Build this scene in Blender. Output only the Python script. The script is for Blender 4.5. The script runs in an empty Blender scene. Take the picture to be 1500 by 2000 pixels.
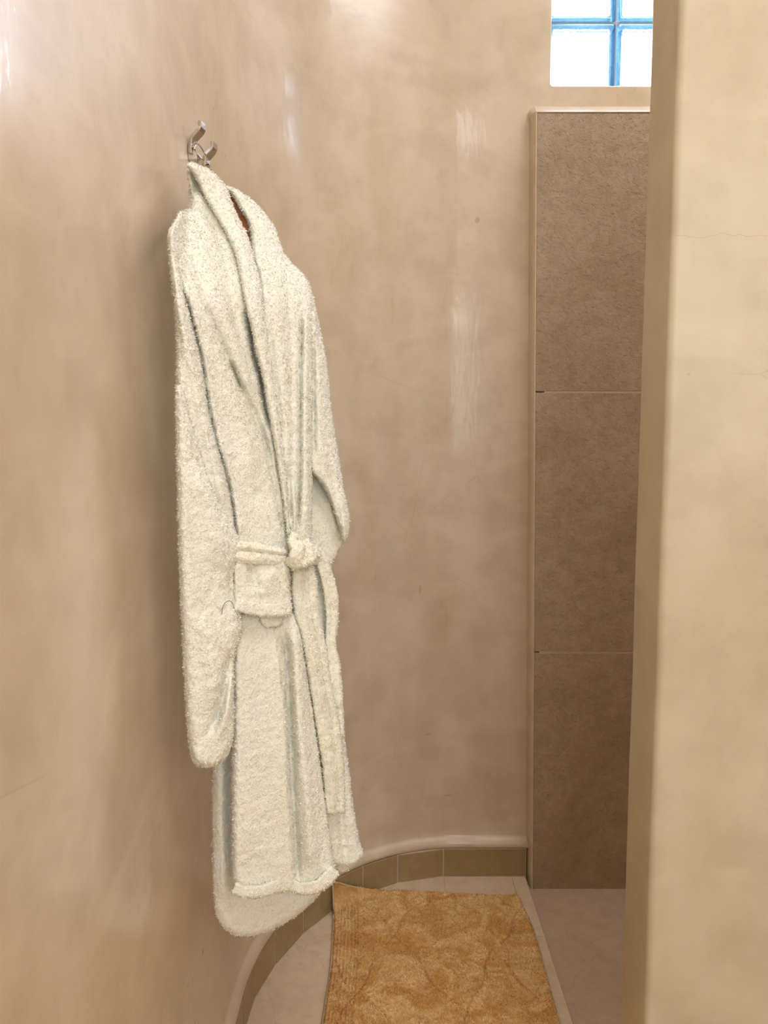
import bpy, bmesh, math, random
import numpy as np
from mathutils import Vector, noise

random.seed(7); rng = np.random.default_rng(7)
scene = bpy.context.scene

# ------------------------------------------------------------------ camera
TH = math.radians(5.4); CT, ST = math.cos(TH), math.sin(TH); CAMZ = 1.5
cam_d = bpy.data.cameras.new('camera'); cam = bpy.data.objects.new('camera', cam_d)
scene.collection.objects.link(cam)
cam.location = (0, 0, CAMZ); cam.rotation_euler = (math.radians(90) - TH, 0, 0)
cam_d.sensor_fit = 'VERTICAL'; cam_d.sensor_height = 32.0; cam_d.lens = 32.0 * 1500 / 2000
cam_d.clip_start = 0.02
scene.camera = cam
# ------------------------------------------------------------------ world, lights, exposure
world = bpy.data.worlds.new('sky'); scene.world = world; world.use_nodes = True
bg = world.node_tree.nodes['Background']
bg.inputs['Color'].default_value = (0.80, 0.91, 1.0, 1); bg.inputs['Strength'].default_value = 2.6

def area(name, loc, rot, sx, sy, power, col):
    l = bpy.data.lights.new(name, 'AREA'); l.shape = 'RECTANGLE'; l.size = sx; l.size_y = sy
    l.energy = power; l.color = col
    o = bpy.data.objects.new(name, l); scene.collection.objects.link(o)
    o.location = loc; o.rotation_euler = rot
    return o
R90 = math.radians(90); YRL = -1.62
# daylight in an assumed rear window, unseen behind the camera (faces +y)
area('assumed_rear_daylight', (0.70, -1.88, 2.15), (R90, 0, 0), 1.8, 1.5, 22, (1.0, 0.965, 0.90))
# daylight behind the glass-block window (faces -y) and above an assumed skylight behind the camera (faces down)
area('glass_block_daylight', (0.827, 2.66, 2.81), (-R90, 0, 0), 0.66, 0.46, 27, (0.80, 0.82, 1.0))
area('assumed_skylight', (0.55, -0.15, 3.58), (0, 0, 0), 0.9, 0.9, 18, (0.93, 0.92, 1.0))
area('shower_fill_light', (1.05, 1.95, 3.58), (0, 0, 0), 0.7, 0.7, 11, (0.96, 0.93, 1.0))  # added fill lamp, no known skylight here; brightens the shower and curved wall
# two small warm point lights, assumed high behind the camera, for back-wall glints
for loc_ in ((.74, YRL, 3.17), (.83, YRL, 2.55)):
    l_ = bpy.data.lights.new('assumed_glint_light', 'POINT'); l_.energy = 4.5; l_.color = (1, .86, .68); l_.shadow_soft_size = .07
    o_ = bpy.data.objects.new('assumed_glint_light', l_); scene.collection.objects.link(o_); o_.location = loc_
scene.view_settings.view_transform = 'Standard'
scene.view_settings.look = 'None'
scene.view_settings.gamma = 1.0
scene.view_settings.exposure = 0.22

# ------------------------------------------------------------------ helpers
col = scene.collection
def sm(x): x = np.clip(x, 0, 1); return x * x * (3 - 2 * x)
def tag(o, label=None, cat=None, group=None, kind=None):
    if label: o['label'] = label
    if cat: o['category'] = cat
    if group: o['group'] = group
    if kind: o['kind'] = kind
    return o
def empty(name, loc=(0, 0, 0)):
    o = bpy.data.objects.new(name, None); o.empty_display_size = .05; col.objects.link(o); o.location = loc
    return o
def link(name, me, mat, parent=None, smooth=True, kind=None):
    o = bpy.data.objects.new(name, me); col.objects.link(o)
    if mat and not me.materials: me.materials.append(mat)
    if smooth and len(me.polygons): me.polygons.foreach_set('use_smooth', [True] * len(me.polygons))
    if parent:
        o.parent = parent; o.location = -Vector(parent.location)
    if kind: o['kind'] = kind
    return o
def mesh_np(name, V, quads=None, tris=None):
    me = bpy.data.meshes.new(name)
    q = np.asarray(quads, dtype=np.int32).reshape(-1, 4) if quads is not None else np.zeros((0, 4), np.int32)
    t = np.asarray(tris, dtype=np.int32).reshape(-1, 3) if tris is not None else np.zeros((0, 3), np.int32)
    me.vertices.add(len(V)); me.vertices.foreach_set('co', np.asarray(V, dtype=np.float32).ravel())
    loops = np.concatenate([q.ravel(), t.ravel()])
    me.loops.add(len(loops)); me.loops.foreach_set('vertex_index', loops)
    n = len(q) + len(t); me.polygons.add(n)
    starts = np.concatenate([np.arange(len(q)) * 4, len(q) * 4 + np.arange(len(t)) * 3])
    me.polygons.foreach_set('loop_start', starts.astype(np.int32))
    me.update(calc_edges=True); me.validate()
    return me
def bm_mesh(name, bm):
    me = bpy.data.meshes.new(name); bm.normal_update(); bm.to_mesh(me); bm.free(); return me
def box_bm(bm, lo, hi, bevel=0.0, seg=2):
    r = bmesh.ops.create_cube(bm, size=1)
    for v in r['verts']:
        for k in range(3): v.co[k] = lo[k] + (v.co[k] + .5) * (hi[k] - lo[k])
    if bevel:
        es = {e for v in r['verts'] for e in v.link_edges}
        bmesh.ops.bevel(bm, geom=list(es), offset=bevel, segments=seg, profile=.5, affect='EDGES')
def box(name, lo, hi, mat, parent=None, bevel=0.0, kind=None, seg=2):
    bm = bmesh.new(); box_bm(bm, lo, hi, bevel, seg)
    return link(name, bm_mesh(name, bm), mat, parent, smooth=False, kind=kind)
def tube(name, pts, r, mat, parent=None, n=10, flat=None):
    """round rod through pts; flat=(w,t,axis) makes a rectangular bar"""
    bm = bmesh.new(); rings = []
    P = [Vector(p) for p in pts]
    for i, p in enumerate(P):
        t = (P[min(i + 1, len(P) - 1)] - P[max(i - 1, 0)]).normalized()
        ref = Vector(flat[2]) if flat else (Vector((0, 0, 1)) if abs(t.z) < .9 else Vector((0, 1, 0)))
        a = (ref - ref.dot(t) * t).normalized(); b = t.cross(a)
        if flat:
            w, h = flat[0] / 2, flat[1] / 2; c = min(w, h) * .35
            offs = [(w, h - c), (w - c, h), (-w + c, h), (-w, h - c), (-w, -h + c), (-w + c, -h), (w - c, -h), (w, -h + c)]
        else:
            offs = [(r * math.cos(2 * math.pi * k / n), r * math.sin(2 * math.pi * k / n)) for k in range(n)]
        rings.append([bm.verts.new(p + a * x + b * y) for x, y in offs])
    for A, B in zip(rings, rings[1:]):
        for k in range(len(A)):
            bm.faces.new((A[k], A[(k + 1) % len(A)], B[(k + 1) % len(A)], B[k]))
    bm.faces.new(rings[0][::-1]); bm.faces.new(rings[-1])
    bmesh.ops.recalc_face_normals(bm, faces=bm.faces)
    return link(name, bm_mesh(name, bm), mat, parent, smooth=not flat)
def at(px, py, y):
    """world point at depth y that the photograph shows at pixel (px, py)"""
    px = np.asarray(px, float); py = np.asarray(py, float); y = np.asarray(y, float)
    a = (px - 750) / 1500; b = (1000 - py) / 1500
    t = y / (CT + b * ST)
    return np.stack(np.broadcast_arrays(a * t, y, CAMZ + t * (-ST + b * CT)), -1)
def atx(px, py, x):
    a = (px - 750) / 1500; b = (1000 - py) / 1500; t = x / a
    return Vector((x, t * (CT + b * ST), CAMZ + t * (-ST + b * CT)))

# ------------------------------------------------------------------ materials
class NB:
    def __init__(s, name):
        s.m = bpy.data.materials.new(name); s.m.use_nodes = True; s.t = s.m.node_tree
        s.p = s.t.nodes['Principled BSDF']; s.x = s.n('ShaderNodeNewGeometry').outputs['Position']
    def n(s, ty, **kw):
        nd = s.t.nodes.new(ty)
        for k, v in kw.items(): setattr(nd, k, v)
        return nd
    def l(s, a, b): s.t.links.new(a, b)
    def setin(s, sock, v):
        if isinstance(v, bpy.types.NodeSocket): s.l(v, sock)
        else: sock.default_value = v
    def scale(s, sc):
        v = s.n('ShaderNodeVectorMath', operation='MULTIPLY'); s.l(s.x, v.inputs[0]); v.inputs[1].default_value = sc
        return v.outputs[0]
    def noise(s, sc=5, det=4, rough=.55, vec=None, dist=0):
        nd = s.n('ShaderNodeTexNoise'); s.l(vec or s.x, nd.inputs['Vector'])
        nd.inputs['Scale'].default_value = sc; nd.inputs['Detail'].default_value = det
        nd.inputs['Roughness'].default_value = rough; nd.inputs['Distortion'].default_value = dist
        return nd.outputs['Fac']
    def vor(s, sc, vec=None, feat='F1'):
        nd = s.n('ShaderNodeTexVoronoi', feature=feat); s.l(vec or s.x, nd.inputs['Vector']); nd.inputs['Scale'].default_value = sc
        return nd.outputs['Distance']
    def ramp(s, f, stops):
        nd = s.n('ShaderNodeValToRGB'); s.l(f, nd.inputs['Fac']); nd.color_ramp.interpolation = 'EASE'; e = nd.color_ramp.elements
        while len(e) < len(stops): e.new(.5)
        for el, (p, c) in zip(e, stops):
            el.position = p; el.color = (c, c, c, 1) if isinstance(c, (int, float)) else (*c, 1)
        return nd.outputs['Color']
    def mix(s, f, a, b, bt='MIX'):
        nd = s.n('ShaderNodeMix', data_type='RGBA', blend_type=bt); s.setin(nd.inputs[0], f)
        for i, v in ((6, a), (7, b)):
            if isinstance(v, tuple) and len(v) == 3: v = (*v, 1)
            s.setin(nd.inputs[i], v)
        return nd.outputs[2]
    def math(s, op, a, b=0.0, c=0.0):
        nd = s.n('ShaderNodeMath', operation=op); s.setin(nd.inputs[0], a); s.setin(nd.inputs[1], b); s.setin(nd.inputs[2], c)
        return nd.outputs[0]
    def xyz(s):
        nd = s.n('ShaderNodeSeparateXYZ'); s.l(s.x, nd.inputs[0]); return nd.outputs
    def bump(s, h, dist=.001, strength=1.0, prev=None):
        nd = s.n('ShaderNodeBump'); s.l(h, nd.inputs['Height']); nd.inputs['Distance'].default_value = dist
        nd.inputs['Strength'].default_value = strength
        if prev: s.l(prev, nd.inputs['Normal'])
        return nd.outputs['Normal']
    def out(s, base=None, rough=None, normal=None, **kw):
        if base is not None: s.setin(s.p.inputs['Base Color'], (*base, 1) if isinstance(base, tuple) else base)
        if rough is not None: s.setin(s.p.inputs['Roughness'], rough)
        if normal is not None: s.l(normal, s.p.inputs['Normal'])
        for k, v in kw.items(): s.setin(s.p.inputs[k.replace('_', ' ')], v)
        return s.m

def plaster(name, c0, c1, c2, rough=(.28, .5), marks=(), coat=.42):
    b = NB(name)
    big = b.noise(2.4, 5, .55)
    streak = b.noise(1.0, 4, .5, vec=b.scale((7, 4, 2.4)))
    blot = b.noise(9.0, 5, .6)
    fine = b.noise(1.0, 4, .7, vec=b.scale((40, 22, 14)))
    c = b.mix(b.ramp(big, [(.25, 0.0), (.75, 1.0)]), c0, c1)
    c = b.mix(b.ramp(streak, [(.30, 0.0), (.70, .85)]), c, c2)
    c = b.mix(b.ramp(blot, [(.30, .42), (.62, 0.0)]), c, tuple(x * .82 for x in c0))
    wash = b.noise(1.0, 5, .6, vec=b.scale((3, 3, 6)), dist=1.2)
    c = b.mix(b.ramp(wash, [(.45, 0.0), (.75, .42)]), c, tuple(min(1, x * 1.10) for x in c2))
    c = b.mix(b.math('MULTIPLY', fine, .10), c, tuple(x * .6 for x in c0))
    hair = b.vor(3.1, vec=None, feat='DISTANCE_TO_EDGE')
    crack = b.ramp(b.math('ADD', hair, b.math('MULTIPLY', b.noise(14, 5), .012)), [(.0065, 1.0), (.0085, 0.0)])
    gate = b.ramp(b.noise(1.7, 2), [(.56, 0.0), (.66, .30)])
    c = b.mix(b.math('MULTIPLY', crack, gate), c, tuple(x * .45 for x in c0))
    o = b.xyz()
    for (mx, my, mz, rx, rz, colr, amt) in marks:        # small stains with a place of their own
        dx = b.math('DIVIDE', b.math('SUBTRACT', o[0], mx), rx); dz = b.math('DIVIDE', b.math('SUBTRACT', o[2], mz), rz)
        r2 = b.math('ADD', b.math('MULTIPLY', dx, dx), b.math('MULTIPLY', dz, dz))
        r2 = b.math('ADD', r2, b.math('MULTIPLY', b.noise(90, 3), .9))
        c = b.mix(b.ramp(r2, [(.7, amt), (1.0, 0.0)]), c, colr)
    rg = b.n('ShaderNodeMapRange'); b.l(streak, rg.inputs[0])
    rg.inputs[1].default_value = .3; rg.inputs[2].default_value = .7; rg.inputs[3].default_value = rough[0]; rg.inputs[4].default_value = rough[1]
    n1 = b.bump(big, .02, .12)
    n2 = b.bump(streak, .003, .2, n1)
    n3 = b.bump(fine, .0005, .3, n2)
    b.l(b.bump(b.noise(1.0, 3, .6, vec=b.scale((70, 40, 26))), .0012, .45, n3), b.p.inputs['Coat Normal'])
    return b, b.out(c, rg.outputs[0], n3, Specular_IOR_Level=.45, Coat_Weight=coat, Coat_Roughness=.09)

_, M_wall = plaster('tadelakt plaster', (.60, .462, .305), (.68, .535, .378), (.73, .61, .455), rough=(.26, .42),
    marks=[(.30, 2.5, 2.2, .012, .016, (.42, .26, .13), .6), (.12, 2.5, 1.0, .006, .025, (.40, .28, .16), .5),
           (.22, 2.5, .28, .02, .006, (.40, .28, .16), .5), (.15, 2.5, .50, .015, .006, (.42, .28, .15), .5)])
bP, M_pillar = plaster('cream plaster', (.50, .41, .265), (.55, .465, .315), (.59, .515, .365), coat=.06, rough=(.35, .55),
    marks=[(.470, 1.2, 1.60, .005, .0035, (.45, .36, .22), .8)])
# the hairline crack that crosses the partition at head height
def add_line_crack(b, z0, amp):
    o = b.xyz(); nz = b.noise(1.0, 4, .6, vec=b.scale((22, 0, 0)))
    d = b.math('ABSOLUTE', b.math('SUBTRACT', b.math('SUBTRACT', o[2], z0), b.math('MULTIPLY', b.math('SUBTRACT', nz, .5), amp)))
    f = b.ramp(b.math('MULTIPLY', d, 100), [(.03, .75), (.07, 0.0)])
    f = b.math('MULTIPLY', f, b.math('LESS_THAN', o[1], 1.2025)); f = b.math('MULTIPLY', f, .8)
    src = b.p.inputs['Base Color'].links[0].from_socket
    c = b.mix(f, src, (.42, .30, .18)); b.l(c, b.p.inputs['Base Color'])
add_line_crack(bP, 1.808, .03)

def stone(name, c0, c1, pit=1.0, rough=.6, seedv=(1, 1, 1)):
    b = NB(name)
    big = b.noise(3.0, 6, .6, vec=b.scale(seedv), dist=.8); med = b.noise(26, 6, .7)
    c = b.mix(b.ramp(big, [(.35, 0.0), (.65, 1.0)]), c0, c1)
    c = b.mix(b.ramp(med, [(.35, .35), (.6, 0.0)]), c, tuple(x * .72 for x in c0))
    vein = b.math('ABSOLUTE', b.math('SUBTRACT', b.noise(1.6, 5, .55, dist=1.2), .5))
    c = b.mix(b.ramp(vein, [(.002, .16), (.008, 0.0)]), c, (.40, .20, .12))
    fine = b.noise(160, 4, .7); pits = b.ramp(b.noise(85, 4, .7), [(.28, 0.0), (.50, 1.0)])
    n = b.bump(med, .004 * pit, .7); n = b.bump(pits, .0012 * pit, .8, n); n = b.bump(fine, .0006 * pit, .6, n)
    return b.out(c, rough, n, Specular_IOR_Level=.35)
M_slab = stone('rough sandstone', (.43, .31, .195), (.50, .375, .255), 1.7, .62)
M_pan = stone('shower floor stone', (.52, .375, .26), (.57, .43, .31), .4, .55)
M_floor = stone('pale floor stone', (.66, .50, .335), (.71, .56, .39), .25, .42)
M_curb = stone('olive brown skirting tile', (.34, .245, .11), (.40, .29, .145), .15, .35)
b = NB('grout'); M_grout = b.out((.60, .48, .34), .8, b.bump(b.noise(200, 3), .0006))
b = NB('white ceiling'); M_ceil = b.out((.80, .74, .66), .8)

def terry(name, c0, c1):
    b = NB(name)
    loops = b.vor(260, vec=None); n1 = b.noise(330, 3, .6); lumps = b.noise(75, 3, .6, dist=1.0)
    c = b.mix(b.ramp(b.noise(16, 3), [(.35, 0.0), (.65, 1.0)]), c0, c1)
    c = b.mix(b.ramp(lumps, [(.30, .25), (.5, 0.0)]), c, tuple(x * .80 for x in c0))
    n = b.bump(lumps, .004, .55); n = b.bump(loops, .0016, .5, n); n = b.bump(n1, .0012, .6, n)
    return b.out(c, .95, n, Specular_IOR_Level=.12, Sheen_Weight=.25, Sheen_Roughness=.6)
M_terry = terry('cream terry cotton', (.925, .90, .765), (.94, .92, .82))
M_terry2 = terry('cream terry belt', (.92, .885, .72), (.93, .90, .77))
b = NB('rug pile')
cc = b.mix(b.ramp(b.noise(9, 5, .6, dist=1), [(.36, 0.0), (.62, 1.0)]), (.71, .365, .10), (.91, .60, .26))
cc = b.mix(b.ramp(b.noise(120, 3), [(.3, .4), (.6, 0.0)]), cc, (.58, .29, .09))
M_rug = b.out(cc, .95, b.bump(b.noise(300, 3), .002, .6), Specular_IOR_Level=.1, Sheen_Weight=.2)
b = NB('rug binding'); M_bind = b.out((.62, .45, .28), .9, b.bump(b.noise(400, 2), .0008), Specular_IOR_Level=.1)
b = NB('chrome'); M_chrome = b.out((.62, .60, .58), b.ramp(b.noise(120, 3), [(.3, .14), (.7, .22)]), None, Metallic=1.0)
b = NB('red brown wood')
wv = b.noise(1.0, 5, .6, vec=b.scale((30, 160, 160)))
M_wood = b.out(b.mix(wv, (.30, .10, .035), (.50, .20, .08)), .4)
b = NB('dark thread'); M_thread = b.out((.04, .035, .05), .7)
# glass blocks: clear wavy faces, blue-green moulded rims
def glass_face():
    b = NB('clear wavy glass'); t = b.t
    tr = b.n('ShaderNodeBsdfTransparent'); tr.inputs[0].default_value = (.96, .99, 1, 1)
    gl = b.n('ShaderNodeBsdfGlossy'); gl.inputs['Roughness'].default_value = .05
    b.l(b.bump(b.noise(14, 3, dist=1.5), .01, .5), gl.inputs['Normal'])
    mx = b.n('ShaderNodeMixShader'); mx.inputs[0].default_value = .08
    b.l(tr.outputs[0], mx.inputs[1]); b.l(gl.outputs[0], mx.inputs[2])
    b.l(mx.outputs[0], t.nodes['Material Output'].inputs['Surface']); return b.m
def glass_rim():
    b = NB('blue glass rim'); t = b.t
    tr = b.n('ShaderNodeBsdfTransparent'); w = b.noise(1.0, 4, .6, vec=b.scale((60, 40, 60)), dist=1.2)
    b.l(b.ramp(w, [(.35, (.40, .66, .78)), (.55, (.55, .82, .90)), (.7, (.8, .9, .95))]), tr.inputs[0])
    tl = b.n('ShaderNodeBsdfTranslucent'); tl.inputs[0].default_value = (.05, .10, .16, 1)
    gl = b.n('ShaderNodeBsdfGlossy'); gl.inputs['Roughness'].default_value = .12; gl.inputs['Color'].default_value = (.25, .36, .45, 1)
    m1 = b.n('ShaderNodeMixShader'); m1.inputs[0].default_value = .5; b.l(tr.outputs[0], m1.inputs[1]); b.l(tl.outputs[0], m1.inputs[2])
    m2 = b.n('ShaderNodeMixShader'); m2.inputs[0].default_value = .2; b.l(m1.outputs[0], m2.inputs[1]); b.l(gl.outputs[0], m2.inputs[2])
    b.l(m2.outputs[0], t.nodes['Material Output'].inputs['Surface']); return b.m
M_glass = glass_face(); M_rim = glass_rim()
b = NB('window mortar'); M_mortar = b.out((.50, .42, .42), .8)

# ------------------------------------------------------------------ room shell
ECX, ECY, EA, EB = .25, 1.80, .605, .72        # the quarter ellipse the wall follows, at the skirting face
XL, YB, XR, YR, ZC = ECX - EA, ECY + EB, 1.72, -1.75, 3.45
path = [(XL, YR - .02 + i * (ECY - YR + .02) / 30, 1.0, 0.0) for i in range(30)]
for i in range(61):
    a = math.pi - i / 60 * math.pi / 2
    nx, ny = math.cos(a) / EA, math.sin(a) / EB; L = math.hypot(nx, ny)
    path.append((ECX + EA * math.cos(a), ECY + EB * math.sin(a), -nx / L, -ny / L))
path += [(x, YB, 0.0, -1.0) for x in (.30, .36, .42, .47, .512)]
prof = [(-.04, .03), (.092, .03), (.098, .006), (.101, .001), (.110, .0005), (.117, .003), (.124, .008), (.129, .014), (.133, .019), (.138, .0215), (.17, .022)]
prof += [(.17 + (ZC + .03 - .17) * k / 40, .022) for k in range(1, 41)]
V = []
for (x, y, nx, ny) in path:
    for (z, off) in prof: V.append((x - nx * off, y - ny * off, z))
n = len(prof); Q = [(i * n + k, (i + 1) * n + k, (i + 1) * n + k + 1, i * n + k + 1) for i in range(len(path) - 1) for k in range(n - 1)]
me = mesh_np('wall_left', V, Q)
wl = link('wall_left', me, M_wall, kind='structure')
YW = YB + .022                                     # plaster face of the back wall
# back wall with the window opening; the cove returns along its foot up to the stone facing
WX0, WZ0, PIT = .5265, 2.613, .2005; NC, NR = 3, 2
WX1, WZ1 = WX0 + NC * PIT, WZ0 + NR * .196
bm = bmesh.new()
def wall_with_hole():
    xs = [.512, WX0, WX1, XR + .1]; zs = [-.05, WZ0, WZ1, ZC + .03]; r = .010
    grid = {}
    def ring(off, y):      # rounded rectangle outline of the opening
        pts = []; x0, x1, z0, z1 = WX0 - off, WX1 + off, WZ0 - off, WZ1 + off; rr = r + off
        for cx, cz, a0 in ((x1 - rr, z1 - rr, 0), (x0 + rr, z1 - rr, 90), (x0 + rr, z0 + rr, 180), (x1 - rr, z0 + rr, 270)):
            for k in range(5):
                a = math.radians(a0 + k * 22.5); pts.append((cx + rr * math.cos(a), y, cz + rr * math.sin(a)))
        return [bm.verts.new(p) for p in pts]
    rings = [ring(.004, YW), ring(.002, YW + .0005), ring(.0005, YW + .002), ring(0, YW + .004), ring(0, YW + .14), ring(.04, YW + .14)]
    for A, B in zip(rings, rings[1:]):
        for k in range(20): bm.faces.new((A[k], A[(k + 1) % 20], B[(k + 1) % 20], B[k]))
    o = [bm.verts.new(p) for p in ((xs[3], YW, zs[3]), (xs[0], YW, zs[3]), (xs[0], YW, zs[0]), (xs[3], YW, zs[0]))]
    A = rings[0]
    for c in range(4):
        for k in range(4): bm.faces.new((o[c], A[c * 5 + k], A[c * 5 + k + 1]))
        bm.faces.new((o[c], A[c * 5 + 4], A[(c * 5 + 5) % 20], o[(c + 1) % 4]))
wall_with_hole()
bmesh.ops.recalc_face_normals(bm, faces=bm.faces)
wb = link('wall_back', bm_mesh('wall_back', bm), M_wall, kind='structure')
for p in wb.data.polygons: p.use_smooth = False
# partition in front of the shower, rounded edges
PX, PY0, PY1 = .438, 1.20, 1.332
bm = bmesh.new()
rr = .012; out = []
for cx, cy, a0 in ((PX + rr, PY1 - rr, 90), (PX + rr, PY0 + rr, 180)):
    for k in range(6):
        a = math.radians(a0 + k * 18); out.append((cx + rr * math.cos(a), cy + rr * math.sin(a)))
out = [(XR + .05, PY1)] + out + [(XR + .05, PY0)]
NZ = 60
rows = []
for j in range(NZ + 1):
    z = -.05 + j * (ZC + .05) / NZ
    row = []
    for i, (x, y) in enumerate(out):
        w = .0016 * noise.noise(Vector((3.1, y * 3, z * 5))) if 0 < i < len(out) - 1 else 0
        row.append(bm.verts.new((x + w, y + (w if 0 < i < len(out) - 1 else 0), z)))
    rows.append(row)
for A, B in zip(rows, rows[1:]):
    for k in range(len(A) - 1): bm.faces.new((A[k], A[k + 1], B[k + 1], B[k]))
bmesh.ops.recalc_face_normals(bm, faces=bm.faces)
part = link('wall_partition', bm_mesh('wall_partition', bm), M_pillar, kind='structure')
# other walls, ceiling, assumed rear window (behind and beside the camera)
bm = bmesh.new()
box_bm(bm, (XR, YR - .1, -.05), (XR + .1, YW + .1, ZC))
link('wall_right', bm_mesh('wall_right', bm), M_wall, smooth=False, kind='structure')
bm = bmesh.new()
for lo, hi in (((XL - .1, YR - .1, -.05), (-.20, YR, ZC)), ((1.60, YR - .1, -.05), (XR, YR, ZC)), ((-.20, YR - .1, -.05), (1.60, YR, 1.40)), ((-.20, YR - .1, 2.90), (1.60, YR, ZC))):
    box_bm(bm, lo, hi)
link('wall_rear', bm_mesh('wall_rear', bm), M_wall, smooth=False, kind='structure')
bm = bmesh.new()
CX0, CX1, CY0, CY1 = .10, 1.0, -.60, .30         # opening for the assumed skylight
for lo, hi in (((XL - .15, YR - .1, ZC), (CX0, YW + .14, ZC + .1)), ((CX1, YR - .1, ZC), (XR + .1, 1.60, ZC + .1)), ((CX0, 1.60, ZC), (.70, YW + .14, ZC + .1)), ((1.40, 1.60, ZC), (XR + .1, YW + .14, ZC + .1)), ((.70, 2.30, ZC), (1.40, YW + .14, ZC + .1)), ((CX0, YR - .1, ZC), (CX1, CY0, ZC + .1)), ((CX0, CY1, ZC), (CX1, 1.60, ZC + .1))):  # also leaves a hole for the added fill lamp over the shower
    box_bm(bm, lo, hi)
link('ceiling', bm_mesh('ceiling', bm), M_ceil, smooth=False, kind='structure')
w2 = empty('window_assumed', (.70, YR - .05, 1.40)); w2['kind'] = 'structure'  # assumed window in the rear wall, out of view
bm = bmesh.new()
for lo, hi in (((-.20, YR - .08, 1.40), (-.15, YR - .03, 2.90)), ((1.55, YR - .08, 1.40), (1.60, YR - .03, 2.90)), ((-.15, YR - .08, 1.40), (1.55, YR - .03, 1.45)), ((-.15, YR - .08, 2.85), (1.55, YR - .03, 2.90)), ((.68, YR - .08, 1.45), (.72, YR - .03, 2.85))):
    box_bm(bm, lo, hi)
link('frame', bm_mesh('frame', bm), M_ceil, w2, smooth=False)

# ---- floor: raised stone floor with its tiles, border strips and the lower shower pan
FX = .487
fl = box('floor', (XL - .1, YR - .1, -.09), (XR + .05, YW + .1, -.042), M_grout, kind='structure')
box('grout_bed', (XL - .1, YR - .1, -.05), (FX - .002, YW + .05, -.0018), M_grout, fl)
def clip_to_curve(x, y):
    if y <= ECY: return (max(x, XL - .01), y)
    ex = min(max((x - ECX) / (EA + .005), -1), 0)
    return (x, min(y, ECY + (EB + .005) * math.sqrt(max(0, 1 - ex * ex))))
def floor_piece(name, x0, x1, y0, y1, top, mat, parent, curved=False):
    bm = bmesh.new()
    pts = []
    if curved:
        for i in range(25):
            x = x0 + (x1 - x0) * i / 24; pts.append(clip_to_curve(x, y1))
        pts = [(p[0], max(p[1], y0 + .002)) for p in pts]
        pts = [(x1, y0)] + pts[::-1] + [(x0, y0)]
    else: pts = [(x1, y0), (x1, y1), (x0, y1), (x0, y0)]
    vs = [bm.verts.new((x, y, top)) for x, y in pts]
    f = bm.faces.new(vs); bmesh.ops.recalc_face_normals(bm, faces=[f])
    if f.normal.z < 0: f.normal_flip()
    r = bmesh.ops.extrude_face_region(bm, geom=[f])
    for v in r['geom']:
        if isinstance(v, bmesh.types.BMVert): v.co.z = top
    for v in vs: v.co.z = top - .04
    bmesh.ops.recalc_face_normals(bm, faces=bm.faces)
    edges = [e for e in bm.edges if e.verts[0].co.z > top - .001 and e.verts[1].co.z > top - .001]
    bmesh.ops.bevel(bm, geom=edges, offset=.0012, segments=1, affect='EDGES')
    return link(name, bm_mesh(name, bm), mat, parent, smooth=False)
J = .0011; X1 = .205; ST0 = .440
ysplit = [YR, -1.15, -.55, .05, .65, 1.25, 2.62]
for a, bb in zip(ysplit, ysplit[1:]):
    floor_piece('tile', XL, X1 - J, a + J, bb - J, 0, M_floor, fl, bb > ECY)
    floor_piece('tile', X1 + J, ST0 - J if a > .6 else 1.05 , a + J, (min(bb, YB)) - J, 0, M_floor, fl)
    if a < .6: floor_piece('tile', 1.05 + 2 * J, XR, a + J, bb - J, 0, M_floor, fl)
for y0, y1 in ((.65, 1.16), (1.16, 1.68), (1.68, 2.197), (2.197, YB)):     # narrow border along the step
    floor_piece('border_tile', ST0, FX, y0 + .0012, y1 - .0012, 0.0006, M_floor, fl)
floor_piece('shower_tile', FX + .002, XR, 1.30, 2.52, -.03, M_pan, fl)
floor_piece('tile', FX + .002, XR, .65 + J, 1.21, 0, M_floor, fl)

# ---- curved skirting: one flat tile per facet
bb_ = empty('baseboard_left', (-.1, 2.3, 0)); bb_['kind'] = 'structure'
def ell_y(x): return ECY + EB * math.sqrt(max(0, 1 - ((x - ECX) / EA) ** 2))
cx_ = [.490, .205, .047, -.069, -.162, -.245, -.311]
corners = [(x, ell_y(x)if x < ECX else YB) for x in cx_] + [(-.349, 1.935)]
y = 1.815
while y > -1.6: corners.append((XL, y)); y -= .14
def prism(name, quad, z0, z1, mat, parent, bev=.001):
    bm = bmesh.new(); lo = [bm.verts.new((x, y, z0)) for x, y in quad]; hi = [bm.verts.new((x, y, z1)) for x, y in quad]
    bm.faces.new(lo[::-1]); bm.faces.new(hi)
    for k in range(4): bm.faces.new((lo[k], lo[(k + 1) % 4], hi[(k + 1) % 4], hi[k]))
    bmesh.ops.recalc_face_normals(bm, faces=bm.faces)
    if bev: bmesh.ops.bevel(bm, geom=list(bm.edges), offset=bev, segments=1, affect='EDGES')
    return link(name, bm_mesh(name, bm), mat, parent, smooth=False)
for (A, B) in zip(corners, corners[1:]):
    A2, B2 = Vector(A), Vector(B); d = (B2 - A2).normalized(); nrm = Vector((d.y, -d.x))       # away from the room
    if nrm.dot(Vector((ECX, ECY)) - A2) > 0: nrm = -nrm
    g = .0022; jit = random.uniform(-.0006, .0006)
    a_, b_ = A2 + d * g, B2 - d * g
    prism('tile', [tuple(a_ + nrm * jit), tuple(b_ + nrm * jit), tuple(b_ + nrm * .012), tuple(a_ + nrm * .012)], .0015, .099 + random.uniform(-.001, .0005), M_curb, bb_)
    prism('grout', [tuple(A2 + nrm * .0018), tuple(B2 + nrm * .0018), tuple(B2 + nrm * .02), tuple(A2 + nrm * .02)], -.01, .0985, M_grout, bb_, 0)

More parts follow.
